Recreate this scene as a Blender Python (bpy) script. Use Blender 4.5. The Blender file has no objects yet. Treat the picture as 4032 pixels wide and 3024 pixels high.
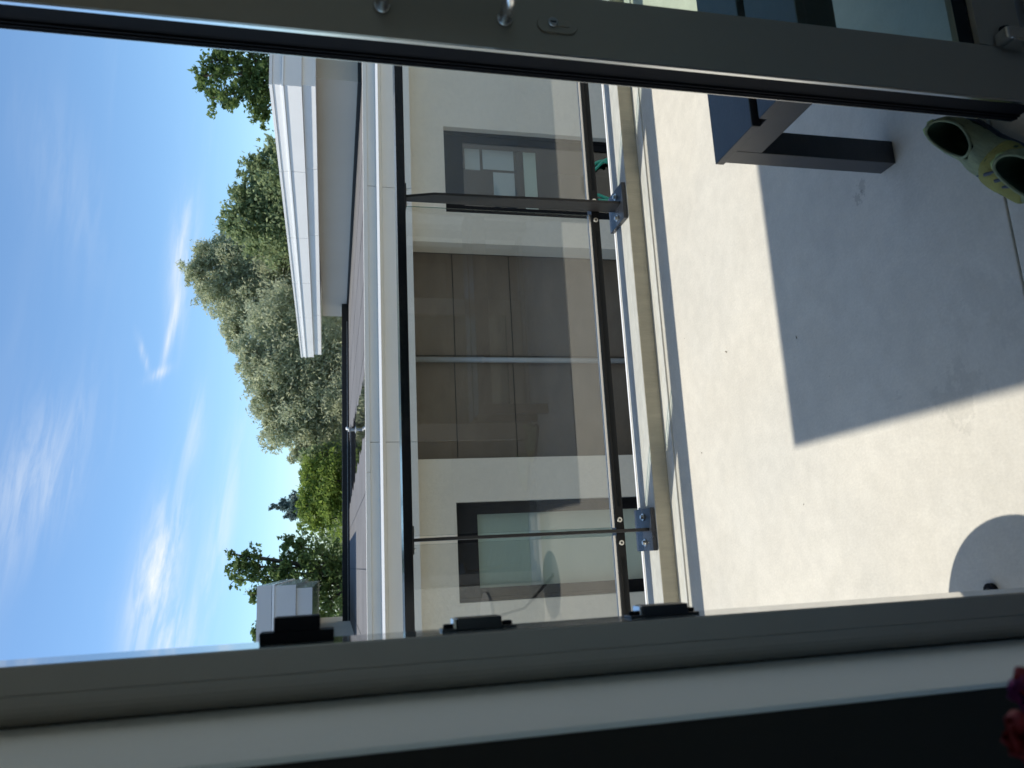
import bpy, math, random
import numpy as np
from mathutils import Vector, Matrix
R = math.radians
S = bpy.context.scene
COL = S.collection

# ------------------------------------------------------------------ camera
YAW, PITCH, FPX = R(13.0), R(13.0), 3050.0
F = Vector((math.sin(YAW)*math.cos(PITCH), math.cos(YAW)*math.cos(PITCH), -math.sin(PITCH)))
RT = Vector((math.cos(YAW), -math.sin(YAW), 0.0))
UP = RT.cross(F)
cd = bpy.data.cameras.new('camera'); cam = bpy.data.objects.new('camera', cd); COL.objects.link(cam)
M = Matrix((-UP, RT, -F)).transposed().to_4x4()      # the phone is held on its side: up in the room is left in the frame
M.translation = Vector((0, 0, 1.35)); cam.matrix_world = M
cd.sensor_width = 36.0; cd.lens = 36.0*FPX/4032.0; cd.clip_start = 0.02; cd.clip_end = 3000
cd.dof.use_dof = True; cd.dof.focus_distance = 3.6; cd.dof.aperture_fstop = 6.5
S.camera = cam

# ------------------------------------------------------------------ sky, sun, exposure
SUN_EL = R(60.6); SUN_H = Vector((-0.907, 0.42))     # towards the sun, seen from above
sun_vec = Vector((SUN_H.x*math.cos(SUN_EL), SUN_H.y*math.cos(SUN_EL), math.sin(SUN_EL))).normalized()
W = bpy.data.worlds.new('World'); S.world = W; W.use_nodes = True
wn, wl = W.node_tree.nodes, W.node_tree.links
wn.clear()
def wnode(t, **kw):
    n = wn.new(t)
    for k, v in kw.items(): setattr(n, k, v)
    return n
def wmath(op, a, b=None, c=None, clamp=False):
    n = wnode('ShaderNodeMath', operation=op, use_clamp=clamp)
    for i, v in enumerate((a, b, c)):
        if v is None: continue
        if isinstance(v, (int, float)): n.inputs[i].default_value = v
        else: wl.new(v, n.inputs[i])
    return n.outputs[0]
sky = wnode('ShaderNodeTexSky', sky_type='NISHITA', sun_disc=False)
sky.sun_elevation = SUN_EL; sky.sun_rotation = math.atan2(SUN_H.x, SUN_H.y)
sky.altitude = 20; sky.air_density = 0.78; sky.dust_density = 0.4; sky.ozone_density = 6.0
tc = wnode('ShaderNodeTexCoord')
sep = wnode('ShaderNodeSeparateXYZ'); wl.new(tc.outputs['Generated'], sep.inputs[0])
dx, dy, dz = sep.outputs
az = wmath('ARCTAN2', dx, dy)                         # compass angle, radians
el = wmath('ARCSINE', dz)
elc = wmath('MAXIMUM', dz, 0.0)
# high cirrus lies in a flat sheet: project the view direction onto it
den = wmath('ADD', elc, 0.10)
px_, py_ = wmath('DIVIDE', dx, den), wmath('DIVIDE', dy, den)
cmb = wnode('ShaderNodeCombineXYZ'); wl.new(px_, cmb.inputs[0]); wl.new(py_, cmb.inputs[1])
mp = wnode('ShaderNodeMapping'); mp.inputs['Rotation'].default_value = (0, 0, R(12)); mp.inputs['Scale'].default_value = (0.28, 0.95, 1)
wl.new(cmb.outputs[0], mp.inputs[0])
def wnoise(scale, detail, rough, dist, vec):
    n = wnode('ShaderNodeTexNoise'); n.inputs['Scale'].default_value = scale; n.inputs['Detail'].default_value = detail
    n.inputs['Roughness'].default_value = rough; n.inputs['Distortion'].default_value = dist
    wl.new(vec, n.inputs['Vector']); return n.outputs['Fac']
def wramp(v, a, b):
    n = wnode('ShaderNodeMapRange', interpolation_type='SMOOTHSTEP'); n.inputs[1].default_value = a; n.inputs[2].default_value = b
    wl.new(v, n.inputs[0]); return n.outputs[0]
veil = wmath('MULTIPLY', wramp(wnoise(1.1, 6, 0.62, 0.8, mp.outputs[0]), 0.50, 0.80), 0.08)
ta = R(-8.0)
su = wmath('MULTIPLY', wmath('ADD', wmath('MULTIPLY', az, math.cos(ta)), wmath('MULTIPLY', el, math.sin(ta))), 7.5)
sv = wmath('MULTIPLY', wmath('ADD', wmath('MULTIPLY', az, -math.sin(ta)), wmath('MULTIPLY', el, math.cos(ta))), 62.0)
cc = wnode('ShaderNodeCombineXYZ'); wl.new(su, cc.inputs[0]); wl.new(sv, cc.inputs[1])
streak = wramp(wnoise(1.0, 8, 0.64, 0.45, cc.outputs[0]), 0.34, 0.70)
def cloud(a0, e0, sa, se, tilt, amount):
    u = wmath('SUBTRACT', az, R(a0)); v = wmath('SUBTRACT', el, R(e0))
    c, s = math.cos(R(tilt)), math.sin(R(tilt))
    uu = wmath('ADD', wmath('MULTIPLY', u, c/R(sa)), wmath('MULTIPLY', v, s/R(sa)))
    vv = wmath('ADD', wmath('MULTIPLY', u, -s/R(se)), wmath('MULTIPLY', v, c/R(se)))
    r2 = wmath('ADD', wmath('MULTIPLY', uu, uu), wmath('MULTIPLY', vv, vv))
    g = wmath('POWER', 2.718, wmath('MULTIPLY', r2, -1.0))
    return wmath('MULTIPLY', wmath('MULTIPLY', g, amount*0.85), wmath('ADD', wmath('MULTIPLY', streak, 0.85), 0.15))
m = veil
for args in ((0.5, 11.3, 4.4, 1.15, -10, 1.15), (-4.5, 10.6, 3.2, 1.3, -12, 0.8), (21.5, 9.9, 4.2, 0.75, -6, 0.8), (16.6, 10.75, 2.4, 0.22, -12, 1.0), (13.7, 11.55, 0.75, 0.30, -55, 1.1), (14.7, 12.35, 1.2, 0.20, 14, 0.8),
             (6.5, 18.6, 6.0, 2.2, -22, 0.42), (2.5, 7.5, 7.5, 0.8, -9, 0.5), (9.5, 9.3, 3.0, 0.6, -8, 0.4), (26, 16.5, 6.0, 2.0, 12, 0.12),
             (-48, 24, 16, 4, -10, 0.5), (75, 30, 18, 5, 12, 0.5), (150, 26, 20, 5, -8, 0.5), (-120, 30, 18, 5, 6, 0.5)):
    m = wmath('ADD', m, cloud(*args))
m = wmath('MINIMUM', m, 0.92)
tint = wnode('ShaderNodeVectorMath', operation='MULTIPLY'); wl.new(sky.outputs[0], tint.inputs[0]); tint.inputs[1].default_value = (0.98, 1.06, 1.0)
mix = wnode('ShaderNodeMixRGB'); wl.new(m, mix.inputs[0]); wl.new(tint.outputs[0], mix.inputs[1]); mix.inputs[2].default_value = (5.2, 5.4, 5.5, 1)
bg = wnode('ShaderNodeBackground'); bg.inputs['Strength'].default_value = 0.138
wl.new(mix.outputs[0], bg.inputs[0])
wo = wnode('ShaderNodeOutputWorld'); wl.new(bg.outputs[0], wo.inputs[0])
sd = bpy.data.lights.new('sun', 'SUN'); sd.energy = 3.05; sd.angle = R(0.53); sd.color = (1.0, 0.945, 0.83)
sun = bpy.data.objects.new('sun', sd); COL.objects.link(sun); sun.location = (-6, 3, 12)
sun.rotation_euler = sun_vec.to_track_quat('Z', 'Y').to_euler()
S.view_settings.view_transform = 'Standard'; S.view_settings.look = 'None'; S.view_settings.gamma = 1.0
S.view_settings.use_curve_mapping = False; S.view_settings.exposure = 0.46
S.render.engine = 'CYCLES'
S.cycles.use_denoising = True; S.cycles.use_adaptive_sampling = True; S.cycles.adaptive_threshold = 0.025
S.cycles.max_bounces = 7; S.cycles.transparent_max_bounces = 12; S.cycles.glossy_bounces = 3; S.cycles.diffuse_bounces = 4; S.cycles.transmission_bounces = 3
S.cycles.caustics_reflective = False; S.cycles.caustics_refractive = False
S.cycles.sample_clamp_indirect = 6.0

# ------------------------------------------------------------------ materials
MATS = {}
def mat(name, col, rough=0.6, metal=0.0, spec=0.5, var=0.0, vscale=4.0, bump=0.0, bscale=60.0, var2=0.0, v2scale=40.0, stretch=(1, 1, 1), coat=0.0, rvar=0.0):
    m = bpy.data.materials.new(name); m.use_nodes = True
    nt = m.node_tree; n, l = nt.nodes, nt.links
    b = n['Principled BSDF']
    b.inputs['Base Color'].default_value = (*col, 1); b.inputs['Roughness'].default_value = rough
    b.inputs['Metallic'].default_value = metal; b.inputs['Specular IOR Level'].default_value = spec
    if coat: b.inputs['Coat Weight'].default_value = coat; b.inputs['Coat Roughness'].default_value = 0.12
    tcn = n.new('ShaderNodeTexCoord'); mpn = n.new('ShaderNodeMapping'); mpn.inputs['Scale'].default_value = stretch
    l.new(tcn.outputs['Object'], mpn.inputs[0])
    cur = None
    if var or var2:
        rgb = n.new('ShaderNodeRGB'); rgb.outputs[0].default_value = (*col, 1); cur = rgb.outputs[0]
        for v, sc, det in ((var, vscale, 6), (var2, v2scale, 3)):
            if not v: continue
            t = n.new('ShaderNodeTexNoise'); t.inputs['Scale'].default_value = sc; t.inputs['Detail'].default_value = det; t.inputs['Roughness'].default_value = 0.62
            l.new(mpn.outputs[0], t.inputs['Vector'])
            mr = n.new('ShaderNodeMapRange'); mr.inputs[1].default_value = 0.28; mr.inputs[2].default_value = 0.72
            mr.inputs[3].default_value = 1.0 - v; mr.inputs[4].default_value = 1.0 + v
            l.new(t.outputs['Fac'], mr.inputs[0])
            mx = n.new('ShaderNodeVectorMath'); mx.operation = 'SCALE'
            l.new(cur, mx.inputs[0]); l.new(mr.outputs[0], mx.inputs['Scale']); cur = mx.outputs[0]
        l.new(cur, b.inputs['Base Color'])
    if rvar:
        t = n.new('ShaderNodeTexNoise'); t.inputs['Scale'].default_value = 6; t.inputs['Detail'].default_value = 5
        l.new(mpn.outputs[0], t.inputs['Vector'])
        mr = n.new('ShaderNodeMapRange'); mr.inputs[1].default_value = 0.3; mr.inputs[2].default_value = 0.7
        mr.inputs[3].default_value = max(0.02, rough-rvar); mr.inputs[4].default_value = rough+rvar
        l.new(t.outputs['Fac'], mr.inputs[0]); l.new(mr.outputs[0], b.inputs['Roughness'])
    if bump:
        t = n.new('ShaderNodeTexNoise'); t.inputs['Scale'].default_value = bscale; t.inputs['Detail'].default_value = 4
        l.new(mpn.outputs[0], t.inputs['Vector'])
        bp = n.new('ShaderNodeBump'); bp.inputs['Strength'].default_value = bump; bp.inputs['Distance'].default_value = 0.01
        l.new(t.outputs['Fac'], bp.inputs['Height']); l.new(bp.outputs[0], b.inputs['Normal'])
    MATS[name] = m
    return m
mat('stucco', (0.70, 0.64, 0.525), 0.9, var=0.05, vscale=0.7, bump=0.35, bscale=45, var2=0.04, v2scale=25)
mat('stucco_rough', (0.66, 0.63, 0.55), 0.9, var=0.05, vscale=1.2, bump=1.0, bscale=28)
mat('fascia', (0.76, 0.725, 0.65), 0.42, var=0.03, vscale=1.5)
mat('fascia_white', (0.78, 0.77, 0.745), 0.40, var=0.03, vscale=1.2)
mat('fascia_gloss', (0.60, 0.61, 0.61), 0.12, var=0.03, vscale=1.2)
mat('render_grey', (0.59, 0.545, 0.465), 0.85, var=0.04, vscale=0.5, bump=0.2, bscale=40)
mat('cladding', (0.165, 0.134, 0.100), 0.8, spec=0.2, var=0.12, vscale=2.5, var2=0.05, v2scale=30, stretch=(1, 1, 2.5))
mat('dark', (0.006, 0.0065, 0.007), 0.8)
mat('window_frame', (0.010, 0.010, 0.011), 0.75, spec=0.12, var=0.1, vscale=30)
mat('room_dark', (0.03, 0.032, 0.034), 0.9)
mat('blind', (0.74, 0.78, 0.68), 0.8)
mat('white_paint', (0.82, 0.83, 0.82), 0.5)
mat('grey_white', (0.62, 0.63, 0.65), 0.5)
mat('zinc', (0.38, 0.40, 0.40), 0.45, metal=0.3, var=0.1, vscale=3)
mat('aluminium', (0.78, 0.79, 0.79), 0.22, metal=1.0)
mat('steel', (0.70, 0.68, 0.63), 0.28, metal=1.0, var=0.06, vscale=200)
mat('trim_light', (0.88, 0.88, 0.86), 0.35)
mat('bitumen', (0.175, 0.168, 0.165), 0.85, var=0.18, vscale=0.8, bump=0.4, bscale=80, var2=0.1, v2scale=60)
mat('black_edge', (0.010, 0.011, 0.011), 0.6, var=0.2, vscale=2)
mat('rail', (0.006, 0.0065, 0.008), 0.40, spec=0.35, var=0.15, vscale=60)
mat('plate', (0.03, 0.033, 0.04), 0.30, var=0.12, vscale=90, rvar=0.1)
mat('rubber', (0.004, 0.004, 0.006), 0.7, spec=0.2)
mat('handrail', (0.005, 0.006, 0.009), 0.14, spec=0.5)
mat('post', (0.020, 0.018, 0.017), 0.45, var=0.1, vscale=30)
mat('leaf_paint', (0.34, 0.285, 0.215), 0.55, spec=0.25, var=0.04, vscale=3, bump=0.05, bscale=500)
mat('frame_paint', (0.37, 0.335, 0.29), 0.5, spec=0.4, var=0.04, vscale=3, bump=0.05, bscale=500)
mat('jamb_gloss', (0.30, 0.31, 0.30), 0.05, spec=0.9, metal=0.35)
mat('plaster', (0.90, 0.86, 0.77), 0.9, var=0.03, vscale=2, bump=0.1, bscale=70)
mat('plaster_shade_tone', (0.030, 0.024, 0.018), 0.95, var=0.04, vscale=2)  # shade of the unlit room put into a near-black base colour
mat('room_paint', (0.40, 0.385, 0.35), 0.9, var=0.03, vscale=2)
mat('room_floor', (0.30, 0.25, 0.19), 0.7, var=0.1, vscale=3)
mat('satin_metal', (0.75, 0.74, 0.72), 0.27, metal=0.9)
mat('bench_paint', (0.034, 0.033, 0.036), 0.30, var=0.15, vscale=6, var2=0.1, v2scale=150, stretch=(0.3, 4, 4), bump=0.12, bscale=120)
mat('bark', (0.09, 0.075, 0.055), 0.95, var=0.25, vscale=6, bump=0.6, bscale=18)
mat('ground', (0.40, 0.38, 0.34), 0.95, var=0.12, vscale=0.4, var2=0.06, v2scale=6)
mat('kerb_face', (0.52, 0.47, 0.36), 0.9, var=0.08, vscale=5, var2=0.07, v2scale=14, stretch=(3.5, 1, 0.6), bump=0.25, bscale=60)
mat('kerb_top', (0.62, 0.61, 0.57), 0.85, var=0.10, vscale=5, var2=0.10, v2scale=28, stretch=(0.5, 1.6, 1), bump=0.25, bscale=90)
mat('ledge', (0.66, 0.65, 0.61), 0.85, var=0.12, vscale=6, var2=0.10, v2scale=30, stretch=(0.6, 1.5, 1), bump=0.2, bscale=90)
mat('kerb_cap', (0.86, 0.86, 0.84), 0.5)
mat('shoe_fabric', (0.25, 0.285, 0.165), 0.9, var=0.22, vscale=22, var2=0.12, v2scale=140, bump=0.5, bscale=260, stretch=(1, 6, 1))
mat('shoe_yellow', (0.25, 0.235, 0.06), 0.8, var=0.2, vscale=28, bump=0.3, bscale=200)
mat('shoe_lining', (0.035, 0.06, 0.03), 0.95, var=0.2, vscale=30)
mat('shoe_sole', (0.04, 0.05, 0.07), 0.7)
mat('shoe_trim', (0.38, 0.50, 0.20), 0.8, bump=0.6, bscale=400)
mat('hose', (0.02, 0.34, 0.21), 0.25, coat=0.5)
mat('petal_red', (0.30, 0.015, 0.02), 0.7, var=0.2, vscale=60)
mat('petal_magenta', (0.20, 0.02, 0.14), 0.7, var=0.2, vscale=60)
mat('stem', (0.05, 0.10, 0.03), 0.7)
mat('vase', (0.25, 0.24, 0.22), 0.3)
mat('wood', (0.22, 0.14, 0.08), 0.5, var=0.15, vscale=6, stretch=(1, 8, 8))
mat('table_metal', (0.05, 0.052, 0.055), 0.4)
mat('tabletop', (0.45, 0.45, 0.44), 0.4)
mat('debris', (0.16, 0.12, 0.07), 0.9, var=0.3, vscale=90)

def glass_mat(name, tint, refl_tint=(1, 1, 1), rough=0.0, base=0.045, grazing=0.25, dirt=0.0):
    m = bpy.data.materials.new(name); m.use_nodes = True
    n, l = m.node_tree.nodes, m.node_tree.links; n.clear()
    o = n.new('ShaderNodeOutputMaterial'); t = n.new('ShaderNodeBsdfTransparent'); t.inputs[0].default_value = (*tint, 1)
    g = n.new('ShaderNodeBsdfGlossy'); g.inputs['Roughness'].default_value = rough; g.inputs[0].default_value = (*refl_tint, 1)
    lw = n.new('ShaderNodeLayerWeight'); lw.inputs[0].default_value = 0.5
    pw = n.new('ShaderNodeMath'); pw.operation = 'POWER'; pw.inputs[1].default_value = 5.0; l.new(lw.outputs['Facing'], pw.inputs[0])
    f = n.new('ShaderNodeMath'); f.operation = 'MULTIPLY_ADD'; f.inputs[1].default_value = grazing; f.inputs[2].default_value = base; l.new(pw.outputs[0], f.inputs[0])
    mx = n.new('ShaderNodeMixShader')
    l.new(f.outputs[0], mx.inputs[0]); l.new(t.outputs[0], mx.inputs[1]); l.new(g.outputs[0], mx.inputs[2])
    fin = mx.outputs[0]
    if dirt:
        d = n.new('ShaderNodeBsdfDiffuse'); d.inputs[0].default_value = (0.6, 0.6, 0.56, 1)
        tcn = n.new('ShaderNodeTexCoord')
        nz = n.new('ShaderNodeTexNoise'); nz.inputs['Scale'].default_value = 3.0; nz.inputs['Detail'].default_value = 8; nz.inputs['Roughness'].default_value = 0.7
        l.new(tcn.outputs['Object'], nz.inputs['Vector'])
        mr = n.new('ShaderNodeMapRange'); mr.inputs[1].default_value = 0.35; mr.inputs[2].default_value = 0.75; mr.inputs[3].default_value = dirt*0.5; mr.inputs[4].default_value = dirt*1.6
        l.new(nz.outputs['Fac'], mr.inputs[0])
        mx2 = n.new('ShaderNodeMixShader'); l.new(mr.outputs[0], mx2.inputs[0]); l.new(fin, mx2.inputs[1]); l.new(d.outputs[0], mx2.inputs[2]); fin = mx2.outputs[0]
    l.new(fin, o.inputs[0]); MATS[name] = m
glass_mat('rail_glass', (0.975, 0.985, 0.975), base=0.082, grazing=0.03, dirt=0.012)
glass_mat('glass_edge', (0.45, 0.62, 0.60), rough=0.1)
glass_mat('clear_glass', (0.97, 0.97, 0.96))
glass_mat('door_glass', (0.85, 0.93, 0.87), dirt=0.006)
glass_mat('window_glass', (0.84, 0.88, 0.87), base=0.05, grazing=0.5)

def water_mat():
    m = bpy.data.materials.new('water'); m.use_nodes = True
    n, l = m.node_tree.nodes, m.node_tree.links; b = n['Principled BSDF']
    b.inputs['Base Color'].default_value = (0.03, 0.03, 0.03, 1); b.inputs['Roughness'].default_value = 0.015; b.inputs['IOR'].default_value = 1.33
    t = n.new('ShaderNodeTexNoise'); t.inputs['Scale'].default_value = 6; tcn = n.new('ShaderNodeTexCoord'); l.new(tcn.outputs['Object'], t.inputs['Vector'])
    bp = n.new('ShaderNodeBump'); bp.inputs['Strength'].default_value = 0.03; bp.inputs['Distance'].default_value = 0.01
    l.new(t.outputs['Fac'], bp.inputs['Height']); l.new(bp.outputs[0], b.inputs['Normal']); MATS['water'] = m
water_mat()

def floor_mat():
    m = mat('balcony_floor', (0.62, 0.598, 0.545), 0.8, bump=0.10, bscale=140)
    nt = m.node_tree; n, l = nt.nodes, nt.links; b = n['Principled BSDF']
    g = n.new('ShaderNodeTexCoord')
    def noise(sc, det, ro):
        t = n.new('ShaderNodeTexNoise'); t.inputs['Scale'].default_value = sc; t.inputs['Detail'].default_value = det; t.inputs['Roughness'].default_value = ro
        l.new(g.outputs['Object'], t.inputs['Vector']); return t.outputs['Fac']
    def rng(v, a, b_, c, d):
        mr = n.new('ShaderNodeMapRange'); mr.interpolation_type = 'SMOOTHSTEP'
        for i, x in enumerate((a, b_, c, d)): mr.inputs[i+1].default_value = x
        l.new(v, mr.inputs[0]); return mr.outputs[0]
    def mul(a, b_):
        q = n.new('ShaderNodeMath'); q.operation = 'MULTIPLY'
        for i, v in enumerate((a, b_)):
            if isinstance(v, float): q.inputs[i].default_value = v
            else: l.new(v, q.inputs[i])
        return q.outputs[0]
    fac = mul(mul(rng(noise(3.2, 5, .6), .3, .7, .955, 1.035), rng(noise(16, 6, .7), .3, .7, .955, 1.045)), rng(noise(120, 3, .6), .35, .7, .97, 1.03))
    fac = mul(fac, rng(noise(260, 2, .5), .70, .78, 1.0, .80))      # pin holes
    def stain(x, y, r, amt, nscale=14):
        d = n.new('ShaderNodeVectorMath'); d.operation = 'DISTANCE'; l.new(g.outputs['Object'], d.inputs[0]); d.inputs[1].default_value = (x, y, 0)
        q = n.new('ShaderNodeMath'); q.operation = 'ADD'; l.new(d.outputs['Value'], q.inputs[0])
        l.new(rng(noise(nscale, 5, .7), .3, .7, -r*.8, r*.8), q.inputs[1])
        return rng(q.outputs[0], r*.55, r*.85, 1.0-amt, 1.0)
    for s in ((.30, 1.43, .075, .10), (.335, 1.60, .016, .14), (.88, 1.63, .02, .25, 60), (.905, 1.61, .02, .22, 60), (.47, 1.30, .09, .05)): fac = mul(fac, stain(*s))
    rgb = n.new('ShaderNodeRGB'); rgb.outputs[0].default_value = (0.62, 0.598, 0.545, 1)
    hue = n.new('ShaderNodeMixRGB'); l.new(rng(noise(1.3, 3, .5), .35, .65, 0, 1), hue.inputs[0]); hue.inputs[1].default_value = (0.64, 0.605, 0.53, 1); hue.inputs[2].default_value = (0.605, 0.58, 0.52, 1)
    sc = n.new('ShaderNodeVectorMath'); sc.operation = 'SCALE'; l.new(hue.outputs[0], sc.inputs[0]); l.new(fac, sc.inputs['Scale'])
    l.new(sc.outputs[0], b.inputs['Base Color'])
floor_mat()

def leaf_mat(name, col, col2, trans=0.35):
    m = bpy.data.materials.new(name); m.use_nodes = True
    n, l = m.node_tree.nodes, m.node_tree.links; n.clear()
    o = n.new('ShaderNodeOutputMaterial')
    a = n.new('ShaderNodeAttribute'); a.attribute_name = 'tint'
    mx = n.new('ShaderNodeMixRGB'); mx.inputs[1].default_value = (*col, 1); mx.inputs[2].default_value = (*col2, 1); l.new(a.outputs['Fac'], mx.inputs[0])
    p = n.new('ShaderNodeBsdfPrincipled'); p.inputs['Roughness'].default_value = 0.55; p.inputs['Specular IOR Level'].default_value = 0.3
    l.new(mx.outputs[0], p.inputs['Base Color'])
    t = n.new('ShaderNodeBsdfTranslucent'); l.new(mx.outputs[0], t.inputs[0])
    ms = n.new('ShaderNodeMixShader'); ms.inputs[0].default_value = trans
    l.new(p.outputs[0], ms.inputs[1]); l.new(t.outputs[0], ms.inputs[2]); l.new(ms.outputs[0], o.inputs[0]); MATS[name] = m
leaf_mat('leaf_oak', (0.095, 0.16, 0.05), (0.23, 0.31, 0.10), .55)
leaf_mat('leaf_dark', (0.21, 0.28, 0.13), (0.42, 0.49, 0.26), .6)
leaf_mat('leaf_willow', (0.47, 0.51, 0.33), (0.62, 0.65, 0.45), .62)
leaf_mat('leaf_lime', (0.17, 0.25, 0.045), (0.31, 0.40, 0.09), .55)
leaf_mat('leaf_blue', (0.11, 0.17, 0.15), (0.20, 0.27, 0.25), 0.4)

# ------------------------------------------------------------------ builders
class MB:
    def __init__(s): s.v = []; s.f = []
    def add(s, vs, fs):
        k = len(s.v); s.v += [tuple(p) for p in vs]; s.f += [tuple(i+k for i in f) for f in fs]; return s
    def box(s, x0, x1, y0, y1, z0, z1):
        vs = [(x, y, z) for x in (x0, x1) for y in (y0, y1) for z in (z0, z1)]
        return s.add(vs, [(0, 1, 3, 2), (4, 6, 7, 5), (0, 4, 5, 1), (2, 3, 7, 6), (0, 2, 6, 4), (1, 5, 7, 3)])
    def loft(s, rings, caps=True):
        k = len(rings[0]); vs = [p for r in rings for p in r]; fs = []
        for i in range(len(rings)-1):
            for j in range(k):
                a, b = i*k+j, i*k+(j+1) % k
                fs.append((a, b, b+k, a+k))
        if caps: fs.append(tuple(range(k))[::-1]); fs.append(tuple(range((len(rings)-1)*k, len(rings)*k)))
        return s.add(vs, fs)
    def prism(s, poly, axis, a, b):
        def P(u, v, w): return {'x': (w, u, v), 'y': (u, w, v), 'z': (u, v, w)}[axis]
        return s.loft([[P(u, v, a) for u, v in poly], [P(u, v, b) for u, v in poly]])
    def tube(s, pts, rad, n=10, caps=True):
        pts = [Vector(p) for p in pts]; rings = []
        for i, p in enumerate(pts):
            t = (pts[min(i+1, len(pts)-1)]-pts[max(i-1, 0)]).normalized()
            a = t.cross(Vector((0, 0, 1)) if abs(t.z) < .9 else Vector((1, 0, 0))).normalized(); b = t.cross(a)
            r = rad[i] if isinstance(rad, (list, tuple)) else rad
            rings.append([p+(a*math.cos(2*math.pi*j/n)+b*math.sin(2*math.pi*j/n))*r for j in range(n)])
        return s.loft(rings, caps)
    def build(s, name, m, parent=None, bevel=0.0, smooth=False, sub=0):
        me = bpy.data.meshes.new(name); me.from_pydata([tuple(p) for p in s.v], [], s.f); me.update()
        import bmesh
        bm = bmesh.new(); bm.from_mesh(me); bmesh.ops.recalc_face_normals(bm, faces=bm.faces); bm.to_mesh(me); bm.free()
        o = bpy.data.objects.new(name, me); COL.objects.link(o); me.materials.append(MATS[m])
        if smooth:
            for p in me.polygons: p.use_smooth = True
        if bevel:
            bv = o.modifiers.new('bevel', 'BEVEL'); bv.width = bevel; bv.segments = 2; bv.limit_method = 'ANGLE'; bv.angle_limit = R(40)
        if sub:
            sm = o.modifiers.new('sub', 'SUBSURF'); sm.levels = sub; sm.render_levels = sub
        if parent: o.parent = parent; o.matrix_parent_inverse = parent_inv(parent)
        return o
def parent_inv(p):
    m = Matrix.Translation(p.location) if p.parent is None else Matrix.Identity(4)
    return m.inverted()
def tag(o, label, cat, group=None):
    o['label'] = label; o['category'] = cat
    if group: o['group'] = group
    return o
def struct(o): o['kind'] = 'structure'; return o
def thing(name, label, cat, loc=(0, 0, 0), group=None):
    o = bpy.data.objects.new(name, None); COL.objects.link(o); o.location = loc; o.empty_display_size = .1
    return tag(o, label, cat, group)
def B(name, m, parent, dims, bevel=0.0): return MB().box(*dims).build(name, m, parent, bevel)
def disc(name, m, parent, c, n_axis, r, h, n=16, bevel=0.0, smooth=False):
    c = Vector(c); a = Vector(n_axis).normalized()
    return MB().tube([c, c+a*h], r, n).build(name, m, parent, bevel, smooth)
CL = bpy.data.textures.new('fabric_lumps', 'CLOUDS'); CL.noise_scale = 0.035
random.seed(4); RNG = np.random.default_rng(7)

# ------------------------------------------------------------------ ground and own house
struct(B('ground', 'ground', None, (-400, 400, -60, 900, -3.4, -3.2)))
fl = thing('balcony_floor', 'pale concrete balcony floor', 'floor'); struct(fl); del fl['category']
B('floor_panel', 'balcony_floor', fl, (-5.0, 6.0, 1.2095, 2.905, -0.10, 0.0), 0.003)
B('floor_panel', 'balcony_floor', fl, (-5.0, 6.0, 1.085, 1.2055, -0.10, 0.0), 0.003)
B('joint_bed', 'kerb_face', fl, (-5.0, 6.0, 1.08, 2.9, -0.22, -0.006))
B('edge_strip', 'ledge', fl, (-5.0, 6.0, 2.9055, 2.9775, -0.10, 0.006), 0.002)

kb = thing('kerb', 'low pale concrete kerb under the glass balustrade', 'kerb')
MB().box(-5, 6, 2.981, 3.150, -0.30, 0.073).build('kerb_body', 'kerb_top', kb, 0.003)
B('kerb_facing', 'kerb_face', kb, (-5, 6, 2.978, 2.9808, -0.30, 0.0715))
B('edge_trim', 'kerb_cap', kb, (-5, 6, 3.1505, 3.166, -0.30, 0.0745), 0.001)

hs = thing('house_wall', 'rendered house wall with overhanging slab around the sliding door', 'house', (0, 0, 0))
B('wall', 'stucco_rough', hs, (-6.0, -0.163, 0.764, 1.14, -3.2, 5.6))
B('wall_above_door', 'stucco_rough', hs, (-0.163, 6.0, 0.764, 1.14, 2.42, 5.6))
B('wall', 'stucco_rough', hs, (2.35, 6.0, 0.764, 1.14, -3.2, 2.42))
B('wall_below_door', 'stucco_rough', hs, (-0.163, 2.35, 0.764, 1.14, -3.2, -0.10))
B('overhang_slab', 'fascia', hs, (-1.15, 6.0, 1.1405, 2.73, 2.80, 3.0))
# the room the picture is taken from
struct(B('room_floor', 'room_floor', None, (-2.6, 3.6, -2.7, 0.985, -0.10, -0.004)))
struct(B('room_ceiling', 'room_paint', None, (-2.6, 3.6, -2.7, 0.7635, 2.60, 2.72)))
struct(B('wall_left', 'room_paint', None, (-2.72, -2.6, -2.8, 0.7635, -0.1, 2.72)))
struct(B('wall_right', 'room_paint', None, (3.6, 3.72, -2.8, 0.7635, -0.1, 2.72)))
struct(B('wall_back', 'room_paint', None, (-2.6, 3.6, -2.82, -2.7, 2.42, 2.60)))
struct(B('wall_back', 'room_paint', None, (-2.6, 3.6, -2.82, -2.7, -0.1, 0.85)))
rw = thing('fill_window', 'wide glazed window added behind the camera to fill the door leaf with daylight', 'window', (0.5, -2.76, 0.85))  # added unseen light opening, brightens the door leaf and jamb from inside
for k in range(5):
    x = -2.6+k*1.525
    B('mullion', 'white_paint', rw, (x, x+.07, -2.80, -2.72, 0.8505, 2.4195), .002)
for k in range(4): B('pane', 'clear_glass', rw, (-2.528+k*1.525, -1.077+k*1.525, -2.764, -2.758, .851, 2.419))
iw = thing('window_wall', 'interior wall, room shade put into its dark colour, with a light plastered reveal beside the door', 'wall')
B('wall_face', 'plaster_shade_tone', iw, (-2.6, -0.163, 0.751, 0.7635, -0.004, 2.6))
B('wall_face', 'plaster_shade_tone', iw, (2.35, 3.6, 0.751, 0.7635, -0.004, 2.6))
B('wall_face', 'plaster_shade_tone', iw, (-0.163, 2.35, 0.751, 0.7635, 2.38, 2.6))
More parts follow.
